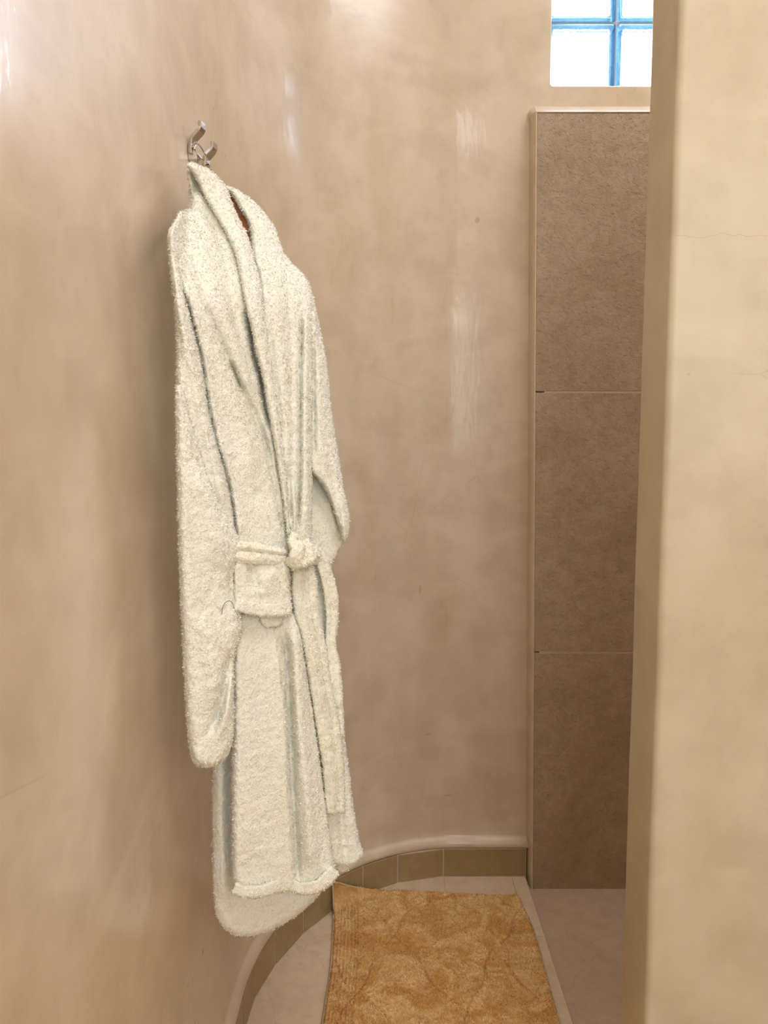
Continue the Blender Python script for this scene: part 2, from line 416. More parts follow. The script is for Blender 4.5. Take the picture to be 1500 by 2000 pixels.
# ---- stone facing in the shower: tall rough slabs with a chamfered plaster border
sf = empty('wall_shower', (.9, 2.49, -.03)); sf['kind'] = 'structure'
SY = 2.492
def slab_x(z): return .507 - (z + .03) * (.033 / 2.54)
Z = [-.03, .797, 1.652, 2.512]
xs = [None, 1.02, 1.53, XR]
for r in range(3):
    z0, z1 = Z[r] + .0014, Z[r + 1] - .0014
    for c in range(3):
        bm = bmesh.new()
        xa0, xa1 = (slab_x(z0), slab_x(z1)) if c == 0 else (xs[c] + .002, xs[c] + .002)
        xb = xs[c + 1] - .002 if c < 2 else XR
        vs = [bm.verts.new(p) for p in ((xa0, SY, z0), (xb, SY, z0), (xb, SY, z1), (xa1, SY, z1), (xa0, YW - .002, z0), (xb, YW - .002, z0), (xb, YW - .002, z1), (xa1, YW - .002, z1))]
        for f in ((0, 1, 2, 3), (7, 6, 5, 4), (0, 4, 5, 1), (1, 5, 6, 2), (2, 6, 7, 3), (3, 7, 4, 0)): bm.faces.new([vs[i] for i in f])
        bmesh.ops.recalc_face_normals(bm, faces=bm.faces)
        bmesh.ops.bevel(bm, geom=list(bm.edges), offset=.0025, segments=2, affect='EDGES')
        link('slab', bm_mesh('slab', bm), M_slab, sf, smooth=False)
box('grout_bed', (.515, SY + .0015, -.035), (XR, YW + .01, 2.505), M_grout, sf)
# chamfered plaster band around the slabs (left side and top)
bm = bmesh.new()
def strip(pts_fn, ts):
    rws = [[bm.verts.new(p) for p in pts_fn(t)] for t in ts]
    for A, B in zip(rws, rws[1:]):
        for k in range(len(A) - 1): bm.faces.new((A[k], A[k + 1], B[k + 1], B[k]))
def leftband(z):
    x = slab_x(z); w = .0008 * noise.noise(Vector((z * 9, 0, 0)))
    return [(x - .013, YW + .001, z), (x - .012 + w, YW - .014, z), (x - .008 + w, YW - .030, z), (x - .003, SY - .0005, z), (x + .0015, SY - .001, z), (x + .0015, SY + .01, z)]
strip(leftband, [-.03 + i * 2.542 / 60 for i in range(61)])
def topband(x):
    w = .0008 * noise.noise(Vector((x * 9, 4, 0))); z = 2.512
    return [(x, YW + .001, z + .038), (x, YW - .008, z + .034 + w), (x, YW - .034, z + .011 + w), (x, SY - .0005, z + .002), (x, SY - .001, z - .001), (x, SY + .01, z - .001)]
x0 = slab_x(2.512)
strip(topband, [x0 + i * (XR - x0) / 30 for i in range(31)])
# rounded corner joining the two bands
L_ = leftband(2.512); T_ = topband(x0)
cr = []
for k in range(7):
    t = k / 6 * math.pi / 2; row = []
    for i in range(6):
        l, tt = L_[i], T_[i]; cxx, czz = x0 + .0015, 2.5105
        rl = cxx - l[0]; rt = tt[2] - czz
        rad = rl * (1 - t / (math.pi / 2)) + rt * t / (math.pi / 2)
        row.append(bm.verts.new((cxx - rad * math.cos(t), l[1] * (1 - k / 6) + tt[1] * k / 6, czz + rad * math.sin(t))))
    cr.append(row)
for A, B in zip(cr, cr[1:]):
    for k in range(5): bm.faces.new((A[k], A[k + 1], B[k + 1], B[k]))
bmesh.ops.recalc_face_normals(bm, faces=bm.faces)
link('trim_1', bm_mesh('trim_1', bm), M_wall, kind='structure')

# ---- glass-block window
win = empty('window_1', (WX0 + .3, YW + .05, WZ0)); win['kind'] = 'structure'
def glass_block(x0, z0, w, h):
    y0, y1 = YW + .012, YW + .062; t = .012
    bm = bmesh.new()                                 # hollow moulded rim, open front and back
    prof_ = [(0, y0 + .004), (.003, y0), (t, y0 + .001), (t + .007, y0 + .010), (t, y0 + .022), (t - .001, (y0 + y1) / 2), (t, y1 - .022), (t + .007, y1 - .010), (t, y1 - .001), (.003, y1), (0, y1 - .004)]
    rings = []
    for ins, yy in prof_:
        c = .006; a, b2, c2, d2 = x0 + ins, x0 + w - ins, z0 + ins, z0 + h - ins
        rings.append([bm.verts.new((p[0], yy, p[1])) for p in ((a + c, c2), (b2 - c, c2), (b2, c2 + c), (b2, d2 - c), (b2 - c, d2), (a + c, d2), (a, d2 - c), (a, c2 + c))])
    for A, B in zip(rings, rings[1:] + rings[:1]):
        for k in range(8): bm.faces.new((A[k], A[(k + 1) % 8], B[(k + 1) % 8], B[k]))
    bmesh.ops.recalc_face_normals(bm, faces=bm.faces)
    blk = link('glass_block', bm_mesh('glass_block', bm), M_rim, win)
    for yy, sgn in ((y0 + .006, 1), (y1 - .006, -1)):
        bm = bmesh.new(); N = 14; g = []
        for j in range(N + 1):
            g.append([])
            for i in range(N + 1):
                u, v = i / N, j / N; X = x0 + .010 + u * (w - .02); Zz = z0 + .010 + v * (h - .02)
                e = min(u, v, 1 - u, 1 - v) * 5; bul = min(1, e) * .004
                g[-1].append(bm.verts.new((X, yy - sgn * bul + .0015 * noise.noise(Vector((X * 22, yy * 9, Zz * 22))), Zz)))
        for j in range(N):
            for i in range(N): bm.faces.new((g[j][i], g[j][i + 1], g[j + 1][i + 1], g[j + 1][i]))
        f = link('glass_face', bm_mesh('glass_face', bm), M_glass, blk)
        f.location = (0, 0, 0)
    return blk
for r in range(NR):
    for c in range(NC):                              # the outer rims are buried in the plaster
        ex = .014 if c == 0 else 0; ez = .016 if r == 0 else 0
        glass_block(WX0 + .006 + c * PIT + .002 - ex - (.006 if c == 0 else 0), WZ0 + r * .196 + .002 - ez, PIT - .004 + ex + (.006 if c == 0 else 0), .196 - .004 + ez)
bm = bmesh.new()
for c in range(1, NC): box_bm(bm, (WX0 + .006 + c * PIT - .002, YW + .016, WZ0), (WX0 + .006 + c * PIT + .002, YW + .058, WZ1))
for r in range(1, NR): box_bm(bm, (WX0, YW + .0165, WZ0 + r * .196 - .003), (WX1, YW + .0575, WZ0 + r * .196 + .003))
link('mortar', bm_mesh('mortar', bm), M_mortar, win, smooth=False)

# ------------------------------------------------------------------ cloth building
def y0f(px, py):
    """depth of the hanging robe: its near edge at the wall, its far edge out in the room"""
    slope = .0010 - .0005 * sm((py - 500) / 1100)
    y = 1.285 + slope * (px - 400)
    return y + .17 * sm((610 - py) / 280) * sm((px - 335) / 35)
def vnoise(P, sc, amp):
    """cheap smooth 3-D value noise on an (N,3) array"""
    X = P * sc; i = np.floor(X).astype(np.int64); f = X - i; f = f * f * (3 - 2 * f)
    def h(a, b, c):
        n_ = (a * 73856093) ^ (b * 19349663) ^ (c * 83492791); n_ = (n_ ^ (n_ >> 13)) * 1274126177 & 0x7fffffff
        return (n_ % 10007) / 10007.0
    r = 0
    for dx in (0, 1):
        for dy in (0, 1):
            for dz in (0, 1):
                w = (f[:, 0] if dx else 1 - f[:, 0]) * (f[:, 1] if dy else 1 - f[:, 1]) * (f[:, 2] if dz else 1 - f[:, 2])
                r = r + w * h(i[:, 0] + dx, i[:, 1] + dy, i[:, 2] + dz)
    return (r - .5) * 2 * amp
def fold_field(px, py, folds):
    """sum of creases and rolls; + comes towards the viewer. fold = (polyline[(x,y)], amp, width[, side])"""
    d = np.zeros_like(px, dtype=float)
    for f in folds:
        pl, amp, w = f[0], f[1], f[2]
        ys = np.array([p[1] for p in pl], float); xs_ = np.array([p[0] for p in pl], float)
        xc = np.interp(py, ys, xs_)
        span = ys[-1] - ys[0]; ramp_ = min(60, span * .3)
        g = sm((py - ys[0]) / ramp_) * sm((ys[-1] - py) / ramp_)
        q = (px - xc) / w
        if len(f) > 3 and f[3] == 'step':            # left of the line stands proud of the right, or the other way
            d += amp * g * np.where(q < 0, np.exp(q * .9), -.25 * np.exp(-q * 1.3))
        elif len(f) > 3 and f[3] == 'stepr':
            d += amp * g * np.where(q > 0, np.exp(-q * .9), -.25 * np.exp(q * 1.3))
        else: d += 1.3 * amp * g * np.exp(-q * q)
    return d
def tufts(V, F, dens, ln, w, seed):
    """short terry loops over the quads F of vertices V; returns extra verts and tris"""
    r = np.random.default_rng(seed)
    A, B, C, D = V[F[:, 0]], V[F[:, 1]], V[F[:, 2]], V[F[:, 3]]
    nrm = np.cross(C - A, D - B); ar = np.linalg.norm(nrm, axis=1); nrm = nrm / np.maximum(ar[:, None], 1e-12); ar = ar * .5
    cnt = r.poisson(ar * dens); idx = np.repeat(np.arange(len(F)), cnt); N = len(idx)
    if N == 0: return np.zeros((0, 3)), np.zeros((0, 3), int)
    u = r.random((N, 1)); v = r.random((N, 1))
    P = (A[idx] * (1 - u) + B[idx] * u) * (1 - v) + (D[idx] * (1 - u) + C[idx] * u) * v
    n_ = nrm[idx]
    t = r.normal(size=(N, 3)); t[:, 2] -= .35; t -= (t * n_).sum(1, keepdims=True) * n_; t /= np.linalg.norm(t, axis=1, keepdims=True)
    s = np.cross(n_, t); L = ln * (.6 + .8 * r.random((N, 1))); W = w * (.7 + .6 * r.random((N, 1)))
    lift = .25 + .45 * r.random((N, 1))
    p0 = P - s * W - n_ * .0004; p1 = P + s * W - n_ * .0004
    mid = P + t * L * .55 + n_ * L * lift; tip = P + t * L + n_ * L * lift * .55
    p2 = mid + s * W * .8; p3 = mid - s * W * .8
    VV = np.stack([p0, p1, p2, p3, tip], 1).reshape(-1, 3); k = np.arange(N)[:, None] * 5
    T = np.concatenate([k + [0, 1, 2], k + [0, 2, 3], k + [3, 2, 4]], 0)
    return VV, T
SEED = [100]
def finish(name, P, NU, NV, mat, parent, dens=65000, ln=.0034, w=.0009, rough=.0011, closed=True):
    """P: (rows, ring, 3) closed rings -> terry mesh"""
    R_, S_, _ = P.shape
    V = P.reshape(-1, 3).copy()
    i = np.arange(R_ - 1)[:, None]; k = np.arange(S_)[None, :]; k2 = (k + 1) % S_
    F = np.stack([i * S_ + k, i * S_ + k2, (i + 1) * S_ + k2, (i + 1) * S_ + k], -1).reshape(-1, 4)
    # outward: make the first front face look towards -y on average
    A, B, C, D = V[F[:, 0]], V[F[:, 1]], V[F[:, 2]], V[F[:, 3]]
    nr = np.cross(C - A, D - B)
    ctr = P.mean(axis=1); cen = np.repeat(ctr[:-1], S_, axis=0)
    if ((A + C) / 2 - cen)[..., :].ravel() @ nr.ravel() < 0:
        F = F[:, ::-1].copy(); nr = -nr
    vn = np.zeros_like(V)
    for c in range(4): np.add.at(vn, F[:, c], nr)
    vn /= np.maximum(np.linalg.norm(vn, axis=1, keepdims=True), 1e-9)
    V += vn * (vnoise(V, 210, rough) + vnoise(V, 95, rough * .9))[:, None]
    cap0 = len(V); V = np.vstack([V, P[0].mean(0)[None], P[-1].mean(0)[None]])
    ks = np.arange(S_); T = np.concatenate([np.stack([np.full(S_, cap0), (ks + 1) % S_, ks], -1), np.stack([np.full(S_, cap0 + 1), (R_ - 1) * S_ + ks, (R_ - 1) * S_ + (ks + 1) % S_], -1)])
    SEED[0] += 1
    if dens:
        # tufts on faces turned out of the wall (front half and edges)
        sel = nr[:, 1] < .6 * np.linalg.norm(nr, axis=1)
        TV, TT = tufts(V, F[sel], dens, ln, w, SEED[0])
        T = np.concatenate([T, TT + len(V)]); V = np.vstack([V, TV])
    me = mesh_np(name, V, F, T)
    return link(name, me, mat, parent)
def catmull(xs, ys, q):
    """monotone-ish smooth interpolation"""
    xs = np.asarray(xs, float); ys = np.asarray(ys, float)
    m = np.gradient(ys, xs); dx = np.diff(xs); s = np.diff(ys) / dx
    for i in range(len(m)):
        lo = s[max(i - 1, 0)]; hi = s[min(i, len(s) - 1)]
        m[i] = 0 if lo * hi < 0 else (lo + hi) / 2 if 0 < i < len(m) - 1 else (lo if i else hi)
        m[i] = np.clip(m[i], -3 * min(abs(lo), abs(hi)) if lo * hi > 0 else m[i], 3 * min(abs(lo), abs(hi)) if lo * hi > 0 else m[i])
    q = np.clip(q, xs[0], xs[-1]); i = np.clip(np.searchsorted(xs, q, side='right') - 1, 0, len(xs) - 2)
    h = dx[i]; t = (q - xs[i]) / h
    return (2 * t**3 - 3 * t**2 + 1) * ys[i] + (t**3 - 2 * t**2 + t) * h * m[i] + (-2 * t**3 + 3 * t**2) * ys[i + 1] + (t**3 - t**2) * h * m[i + 1]
def panel(name, rows, off, T, mat, parent, folds=(), edge=14, back=.6, endr=10, wr=.002, dens=65000, step=3.0, yslope=0.0, bottom=None):
    """a hanging length of cloth: rows [(py, left, right)], T thickness in metres, edge = rounding in photo pixels"""
    ry = [r[0] for r in rows]; NV = int((ry[-1] - ry[0]) / step) + 2
    py = np.linspace(ry[0], ry[-1], NV)
    Lx = catmull(ry, [r[1] for r in rows], py); Rx = catmull(ry, [r[2] for r in rows], py)
    wmax = float(np.max(Rx - Lx)); NU = max(8, int(wmax / step))
    u = (1 - np.cos(np.linspace(0, math.pi, NU + 1))) / 2; u = .5 * u + .5 * np.linspace(0, 1, NU + 1)
    PX_ = Lx[:, None] + (Rx - Lx)[:, None] * u[None]; PY_ = np.repeat(py[:, None], NU + 1, 1)
    if bottom is not None:                           # wavy lower edge: shift rows near the end
        k = sm((PY_ - ry[-1] + 70) / 70); PY_ = PY_ + k * np.interp(PX_, [p[0] for p in bottom], [p[1] for p in bottom])
    dl = np.minimum(PX_ - Lx[:, None], Rx[:, None] - PX_); e = np.clip(dl / edge, 0, 1); prof_ = np.sqrt(1 - (1 - e) ** 2)
    de = np.minimum(PY_ * 0 + (py - py[0])[:, None], (py[-1] - py)[:, None]); ee = np.clip(de / endr, 0, 1); pe = np.sqrt(1 - (1 - ee) ** 2)
    pr = prof_ * (.15 + .85 * pe)
    base = y0f(PX_, PY_) + off + yslope * (PY_ - ry[0])
    flat = np.stack([PX_.ravel() * .011, PY_.ravel() * .0045, np.full(PX_.size, off * 40 + 3)], -1)
    wrk = vnoise(flat, 1.0, wr).reshape(PX_.shape) + vnoise(flat, 3.1, wr * .45).reshape(PX_.shape)
    front = base - T * pr - (fold_field(PX_, PY_, folds) + wrk) * np.clip(pr * 1.3, 0, 1)
    bk = base + T * back * pr
    bk = np.maximum(bk, front + .002 * pr)
    Pf = at(PX_, PY_, front); Pb = at(PX_, PY_, bk)
    P = np.concatenate([Pf, Pb[:, -2:0:-1]], 1)
    return finish(name, P, NU, NV, mat, parent, dens)
def ribbon(name, pts, T, mat, parent, step=3.0, dens=65000, wr=.0015, creases=(), back=1.0, edge=.35):
    """a strip of cloth along pts [(px, py, width px, depth offset)], following its own direction"""
    p = np.array(pts, float); d = np.concatenate([[0], np.cumsum(np.hypot(np.diff(p[:, 0]), np.diff(p[:, 1])))])
    n_ = int(d[-1] / step) + 2; q = np.linspace(0, d[-1], n_)
    x, y_, w, off = (catmull(d, p[:, k], q) for k in range(4))
    tx, ty = np.gradient(x), np.gradient(y_); L = np.hypot(tx, ty); nx, ny = -ty / L, tx / L
    NU = max(8, int(w.max() / step)); u = np.linspace(-1, 1, NU + 1)
    endr = 7; de = np.minimum(q, q[-1] - q); ee = np.clip(de / endr, 0, 1); pe = .35 + .65 * np.sqrt(1 - (1 - ee) ** 2)
    X = x[:, None] + nx[:, None] * u[None] * (w / 2 * (.8 + .2 * pe))[:, None]; Y = y_[:, None] + ny[:, None] * u[None] * (w / 2 * (.8 + .2 * pe))[:, None]
    e = np.clip((1 - np.abs(u)) / edge, 0, 1); pr = np.sqrt(1 - (1 - e) ** 2)[None] * pe[:, None]
    base = y0f(X, Y) + off[:, None]
    cr = np.zeros_like(X)
    for (uc, amp, wd) in creases: cr += amp * np.exp(-((u - uc) / wd) ** 2)[None] * np.ones_like(X)
    flat = np.stack([X.ravel() * .02, Y.ravel() * .02, base.ravel() * 20], -1)
    wrk = vnoise(flat, 1.0, wr).reshape(X.shape) + vnoise(flat, 3.0, wr * .5).reshape(X.shape)
    fr = base - T * pr - (cr + wrk) * pr; bk = np.maximum(base + T * back * pr, fr + .0015 * pr)
    P = np.concatenate([at(X, Y, fr), at(X, Y, bk)[:, -2:0:-1]], 1)
    return finish(name, P, NU, n_, mat, parent, dens)

# ------------------------------------------------------------------ bathrobe
robe = empty('bathrobe', tuple(at(500, 1000, 1.33)))
tag(robe, 'cream terry bathrobe with shawl collar and knotted belt hanging from the wall hook', 'bathrobe')
# inside back of the robe, and the long back panel that hangs lowest at the left
panel('back_panel', [(440, 372, 480), (480, 352, 540), (560, 350, 590), (700, 352, 600), (900, 360, 600), (1100, 420, 620), (1300, 420, 640), (1500, 415, 640),
    (1600, 414, 640), (1700, 416, 640), (1745, 417, 625), (1775, 420, 597), (1795, 426, 570), (1811, 436, 541), (1823, 450, 512), (1829, 464, 490)],
    .085, .02, M_terry, robe, folds=[([(432, 1450), (432, 1600), (440, 1780)], .010, 12)], edge=22, back=.3, dens=40000)
panel('hem', [(1660, 640, 684), (1685, 650, 684), (1696, 655, 683), (1701, 660, 681)], .085, .01, M_terry, robe, edge=8)
# right sleeve: inner side, then the front roll
panel('sleeve_lining', [(900, 598, 622), (950, 600, 640), (1000, 601, 664), (1040, 603, 674), (1056, 606, 673), (1075, 614, 663), (1095, 628, 651), (1112, 636, 646)],
    .075, .012, M_terry, robe, folds=[([(640, 960), (655, 1030), (668, 1060)], .008, 8)], edge=10)
panel('sleeve', [(536, 575, 592), (550, 580, 601), (575, 585, 610), (600, 590, 616), (630, 592, 622), (700, 594, 636), (800, 596, 647), (896, 602, 661), (921, 607, 665), (946, 628, 669),
    (980, 645, 676), (1014, 658, 682), (1035, 664, 681), (1056, 669, 676)], .035, .035, M_terry, robe,
    folds=[([(612, 560), (617, 700), (625, 860), (640, 930)], .008, 10), ([(612, 640), (613, 760), (612, 910)], -.012, 5), ([(640, 900), (655, 960), (668, 1030)], -.006, 6)], edge=16)
# right front: collar and chest down to the belt
panel('right_front', [(362, 437, 441), (368, 440, 456), (376, 449, 471), (390, 459, 490), (410, 471, 511), (436, 485, 531), (456, 489, 541), (486, 492, 551), (502, 494, 558), (524, 501, 580),
    (548, 506, 600), (575, 508, 607), (600, 510, 610), (700, 508, 611), (800, 515, 610), (900, 535, 609), (1000, 555, 609), (1050, 566, 607), (1078, 572, 604)],
    .012, .028, M_terry, robe, edge=13, folds=[
        ([(590, 590), (587, 728), (586, 924), (580, 1060)], -.014, 3.5), ([(598, 590), (597, 760), (597, 924), (594, 1060)], .010, 9),
        ([(553, 486), (562, 560), (568, 660), (570, 800), (570, 940)], -.005, 5), ([(535, 500), (545, 640), (556, 800), (565, 940)], .009, 14),
        ([(486, 380), (512, 430), (528, 500)], .008, 12), ([(520, 620), (530, 700), (545, 800), (556, 900)], -.006, 7),
        ([(560, 900), (566, 960), (572, 1040)], -.009, 4), ([(571, 930), (575, 1000), (577, 1060)], .006, 6)])
# left front: shoulder and chest
panel('left_front', [(372, 374, 400), (386, 374, 412), (398, 373, 424), (408, 371, 432), (414, 352, 438), (424, 346, 444), (436, 339, 450), (450, 330, 458), (470, 328, 468), (500, 330, 478), (560, 337, 492),
    (620, 342, 500), (672, 345, 507), (755, 345, 524), (800, 348, 532), (850, 355, 540), (900, 370, 548), (950, 385, 556), (1000, 405, 562), (1050, 430, 566), (1082, 440, 572)],
    -.005, .034, M_terry, robe, edge=16, folds=[
        ([(352, 520), (358, 560), (365, 590), (374, 615), (395, 700), (409, 798), (426, 868), (443, 924), (457, 994), (466, 1075)], .013, 15, 'stepr'),
        ([(354, 530), (360, 570), (370, 602), (395, 700), (409, 798), (426, 868), (443, 924), (457, 994), (465, 1075)], -.022, 3.4),
        ([(340, 500), (350, 600), (372, 700), (392, 800), (410, 870), (428, 940), (446, 1020)], .011, 11),
        ([(362, 460), (370, 510), (388, 560), (404, 602), (440, 686), (465, 742), (496, 806), (521, 868), (535, 920)], -.011, 6),
        ([(385, 430), (400, 500), (420, 570), (452, 660), (480, 740), (505, 800)], .010, 13),
        ([(448, 700), (460, 735), (476, 772)], -.014, 4), ([(478, 590), (490, 644), (496, 686), (510, 734), (519, 784), (530, 850)], -.026, 7),
        ([(400, 400), (422, 450), (440, 520), (452, 600), (475, 680)], -.007, 9),
        ([(372, 470), (382, 530), (400, 590), (425, 680), (450, 760), (480, 860), (500, 960)], .007, 16),
        ([(505, 800), (520, 870), (535, 940), (548, 1010), (556, 1060)], -.008, 5),
        ([(490, 940), (520, 1000), (545, 1060)], -.006, 7), ([(500, 960), (530, 1030), (552, 1070)], .008, 9)])
# the shawl collar: back of the neck and the long left roll
panel('collar_back', [(326, 365, 380), (345, 367, 396), (365, 370, 402), (385, 371, 412), (405, 372, 424)], -.004, .014, M_terry, robe, edge=8,
    folds=[([(375, 350), (372, 366), (380, 384)], .006, 5)])
panel('lapel', [(317, 367, 373), (323, 366, 390), (330, 370, 404), (338, 375, 417), (346, 381, 425), (360, 388, 438), (374, 394, 445), (390, 403, 450), (406, 412, 457), (436, 430, 470), (460, 444, 483),
    (506, 462, 496), (544, 470, 507), (576, 476, 512), (620, 485, 516), (650, 493, 521), (686, 499, 526), (734, 512, 534), (784, 521, 542), (854, 533, 551), (932, 546, 558), (1000, 556, 563), (1045, 561, 565)],
    -.043, .028, M_terry, robe, edge=13, back=1.0, folds=[([(404, 340), (425, 380), (448, 420), (466, 460), (478, 510), (488, 570)], .007, 12)])
# left sleeve, nearest to the viewer
panel('sleeve', [(752, 343, 350), (760, 343, 356), (800, 343, 366), (850, 344, 381), (900, 345, 396), (950, 346, 413), (1000, 347, 438), (1040, 348, 461), (1066, 349, 469), (1085, 350, 467), (1105, 350, 461),
    (1130, 351, 458), (1165, 352, 461), (1200, 353, 470), (1225, 355, 473), (1260, 357, 465), (1290, 358, 457), (1350, 361, 456), (1400, 364, 457), (1440, 367, 454), (1465, 371, 449), (1482, 375, 440), (1492, 380, 428), (1498, 388, 414)],
    -.045, .032, M_terry, robe, edge=22, back=.5, folds=[
        ([(449, 1260), (442, 1330), (425, 1400), (398, 1450)], -.016, 9), ([(452, 1290), (450, 1350), (436, 1420), (420, 1460)], .008, 8),
        ([(390, 1180), (410, 1260), (420, 1330), (405, 1400)], .010, 22), ([(456, 1100), (448, 1150), (462, 1195)], -.010, 12),
        ([(380, 900), (410, 980), (425, 1060), (430, 1120)], .012, 24), ([(372, 1455), (390, 1480), (395, 1496)], .004, 14)])
# skirt: right rear part with belt ends over it, front overlap, cuff-like pocket
panel('skirt_side', [(1080, 590, 628), (1120, 590, 648), (1183, 590, 656), (1253, 592, 655), (1319, 594, 664), (1396, 598, 668), (1440, 600, 672), (1500, 606, 681), (1560, 612, 688), (1620, 620, 697), (1650, 628, 704),
    (1668, 634, 710), (1677, 640, 706), (1687, 650, 694), (1692, 655, 684)], .045, .022, M_terry, robe, edge=12,
    folds=[([(684, 1440), (690, 1560), (702, 1650)], .006, 9), ([(662, 1560), (668, 1620), (676, 1690)], -.007, 7), ([(640, 1300), (655, 1330), (660, 1420), (668, 1500)], .008, 10), ([(640, 1644), (670, 1650), (700, 1652)], .004, 8)])
panel('skirt_front', [(1195, 456, 585), (1230, 455, 592), (1300, 455, 600), (1400, 454, 613), (1500, 453, 626), (1600, 453, 640), (1660, 453, 648), (1700, 454, 653), (1722, 456, 655), (1740, 462, 654), (1744, 470, 650)],
    .0, .026, M_terry, robe, edge=15, endr=8, bottom=[(455, -6), (475, 8), (500, 7), (540, -2), (565, -4), (590, 3), (612, 3), (640, -14), (655, -32)], folds=[
        ([(534, 1215), (545, 1290), (556, 1400), (566, 1540), (574, 1680), (578, 1745)], .008, 16, 'step'),
        ([(552, 1215), (561, 1290), (566, 1400), (572, 1540), (580, 1680), (582, 1744)], -.019, 8),
        ([(570, 1200), (578, 1260), (585, 1400), (600, 1560), (612, 1720)], .014, 13), ([(590, 1220), (599, 1300), (610, 1420), (626, 1560), (640, 1700)], -.004, 8),
        ([(470, 1240), (480, 1500), (490, 1700)], .005, 30)])
ribbon('hem', [(457, 1733, 26, -.030), (478, 1742, 26, -.031), (505, 1741, 27, -.032), (540, 1731, 26, -.030), (566, 1728, 24, -.020), (590, 1735, 25, -.030), (615, 1733, 26, -.036), (636, 1720, 27, -.034), (655, 1698, 26, -.024)], .006, M_terry, robe, edge=.5)
panel('pocket_flap', [(1200, 506, 556), (1212, 508, 552), (1220, 512, 550), (1226, 520, 541)], -.032, .010, M_terry, robe, edge=7, endr=5)
panel('pocket', [(1092, 460, 563), (1110, 457, 566), (1150, 456, 567), (1170, 457, 569), (1190, 459, 570), (1197, 462, 570)], -.046, .020, M_terry, robe, edge=8, endr=9,
    bottom=[(457, -10), (480, -2), (508, 6), (540, 8), (570, 6)],
    folds=[([(500, 1098), (492, 1118), (505, 1150), (530, 1160)], -.008, 9), ([(530, 1110), (520, 1140), (516, 1170)], .006, 16)])
ribbon('hem', [(459, 1179, 26, -.062), (485, 1186, 28, -.064), (515, 1191, 28, -.064), (545, 1190, 30, -.064), (569, 1186, 30, -.060)], .007, M_terry, robe, edge=.5)
# belt: waist band, knot, two ends
belt = M_terry2
ribbon('belt', [(452, 1076, 42, -.050), (480, 1079, 45, -.062), (510, 1082, 42, -.064), (535, 1085, 38, -.062), (562, 1087, 30, -.058)], .010, belt, robe, creases=[(-.15, -.006, .12), (.75, -.004, .1), (-.5, .003, .2)], wr=.003)
ribbon('belt_end', [(604, 1066, 22, -.020), (622, 1082, 24, -.012), (636, 1120, 27, -.004), (646, 1165, 28, .0), (648, 1210, 25, .004), (645, 1255, 22, .006), (652, 1300, 24, .004), (657, 1350, 24, .004), (660, 1400, 22, .008), (665, 1440, 16, .012)], .010, belt, robe, creases=[(0, -.005, .12)], wr=.003)
ribbon('belt_end', [(592, 1100, 40, -.030), (594, 1140, 50, -.030), (598, 1190, 50, -.026), (609, 1235, 44, -.022), (618, 1280, 44, -.018), (625, 1330, 42, -.012), (636, 1390, 46, -.006), (645, 1450, 46, .0), (651, 1500, 42, .0), (654, 1550, 40, .0), (656, 1590, 38, .002)],
    .012, belt, robe, creases=[(-.25, -.006, .10), (.3, .004, .25)], wr=.0035)
K = []
for (pts_, T_) in (([(576, 1040, 14, -.050), (572, 1056, 20, -.072), (582, 1072, 30, -.088), (578, 1092, 32, -.086), (564, 1106, 24, -.066)], .017),
                   ([(566, 1108, 20, -.060), (580, 1098, 30, -.078), (598, 1090, 36, -.076), (612, 1080, 26, -.056), (618, 1070, 14, -.034)], .020),
                   ([(590, 1056, 20, -.050), (600, 1068, 28, -.060), (612, 1084, 26, -.058), (611, 1102, 20, -.040)], .016)):
    K.append(ribbon('belt_knot', pts_, T_, belt, robe, edge=.6, wr=.003, step=2.5))
for o in K[1:]:                                      # the three turns are one knot
    bm = bmesh.new(); bm.from_mesh(K[0].data); bm.from_mesh(o.data); bm.to_mesh(K[0].data); bm.free()
    me = o.data; bpy.data.objects.remove(o); bpy.data.meshes.remove(me)
K[0].data.polygons.foreach_set('use_smooth', [True] * len(K[0].data.polygons))

# dark thread caught on the left sleeve
tp = [(433, 1200), (434, 1190), (437, 1181), (442, 1175), (448, 1173), (453, 1176), (456, 1183), (458, 1190), (461, 1196), (464, 1201)]
tg = tube('loose_thread', [tuple(at(x, y, float(y0f(x, y)) - .0815 + .0008 * (x - 445) * (x > 445))) for x, y in tp], .00045, M_thread, n=6)
tag(tg, 'thin dark curled thread caught on the left sleeve of the bathrobe', 'thread')

# ------------------------------------------------------------------ hanger and wall hook
hang = empty('clothes_hanger', tuple(at(460, 420, 1.44)))
tag(hang, 'reddish brown wooden hanger with metal hook inside the bathrobe collar', 'hanger')
def hp(px, py, d): return tuple(at(px, py, float(y0f(px, py)) + d))
tube('shoulder_bar', [hp(366, 470, .045), hp(385, 440, .045), (hp(410, 404, .045)), hp(438, 384, .045), hp(456, 402, .045), hp(473, 430, .045), hp(492, 478, .045), hp(508, 522, .045), hp(530, 545, .045), hp(570, 570, .045)], .01, M_wood, hang, flat=(.018, .030, (0, 1, 0)))
tube('hanger_hook', [hp(438, 386, .045), hp(431, 364, .05), hp(422, 348, .06)] + [tuple(at(x, y, d)) for x, y, d in ((415, 334, 1.56), (411, 324, 1.61), (408, 317, 1.635), (403, 309, 1.64), (399, 299, 1.61), (393, 288, 1.58), (388, 282, 1.56), (384, 280, 1.545), (381, 284, 1.535), (380, 292, 1.53))], .0018, M_chrome, hang)
tube('trouser_clip', [hp(476, 450, .012), hp(482, 452, .010), hp(490, 453, .012)], .0025, M_chrome, hang)

WX = XL - .022                                       # wall plane that carries the hook
hk = empty('wall_hook', tuple(atx(370, 300, WX)))
tag(hk, 'brushed metal double hook on the plaster wall holding the bathrobe', 'hook')
H0 = atx(369, 292, WX)
def hw(dx, dy, dz): return (H0.x + dx, H0.y + dy, H0.z + dz)
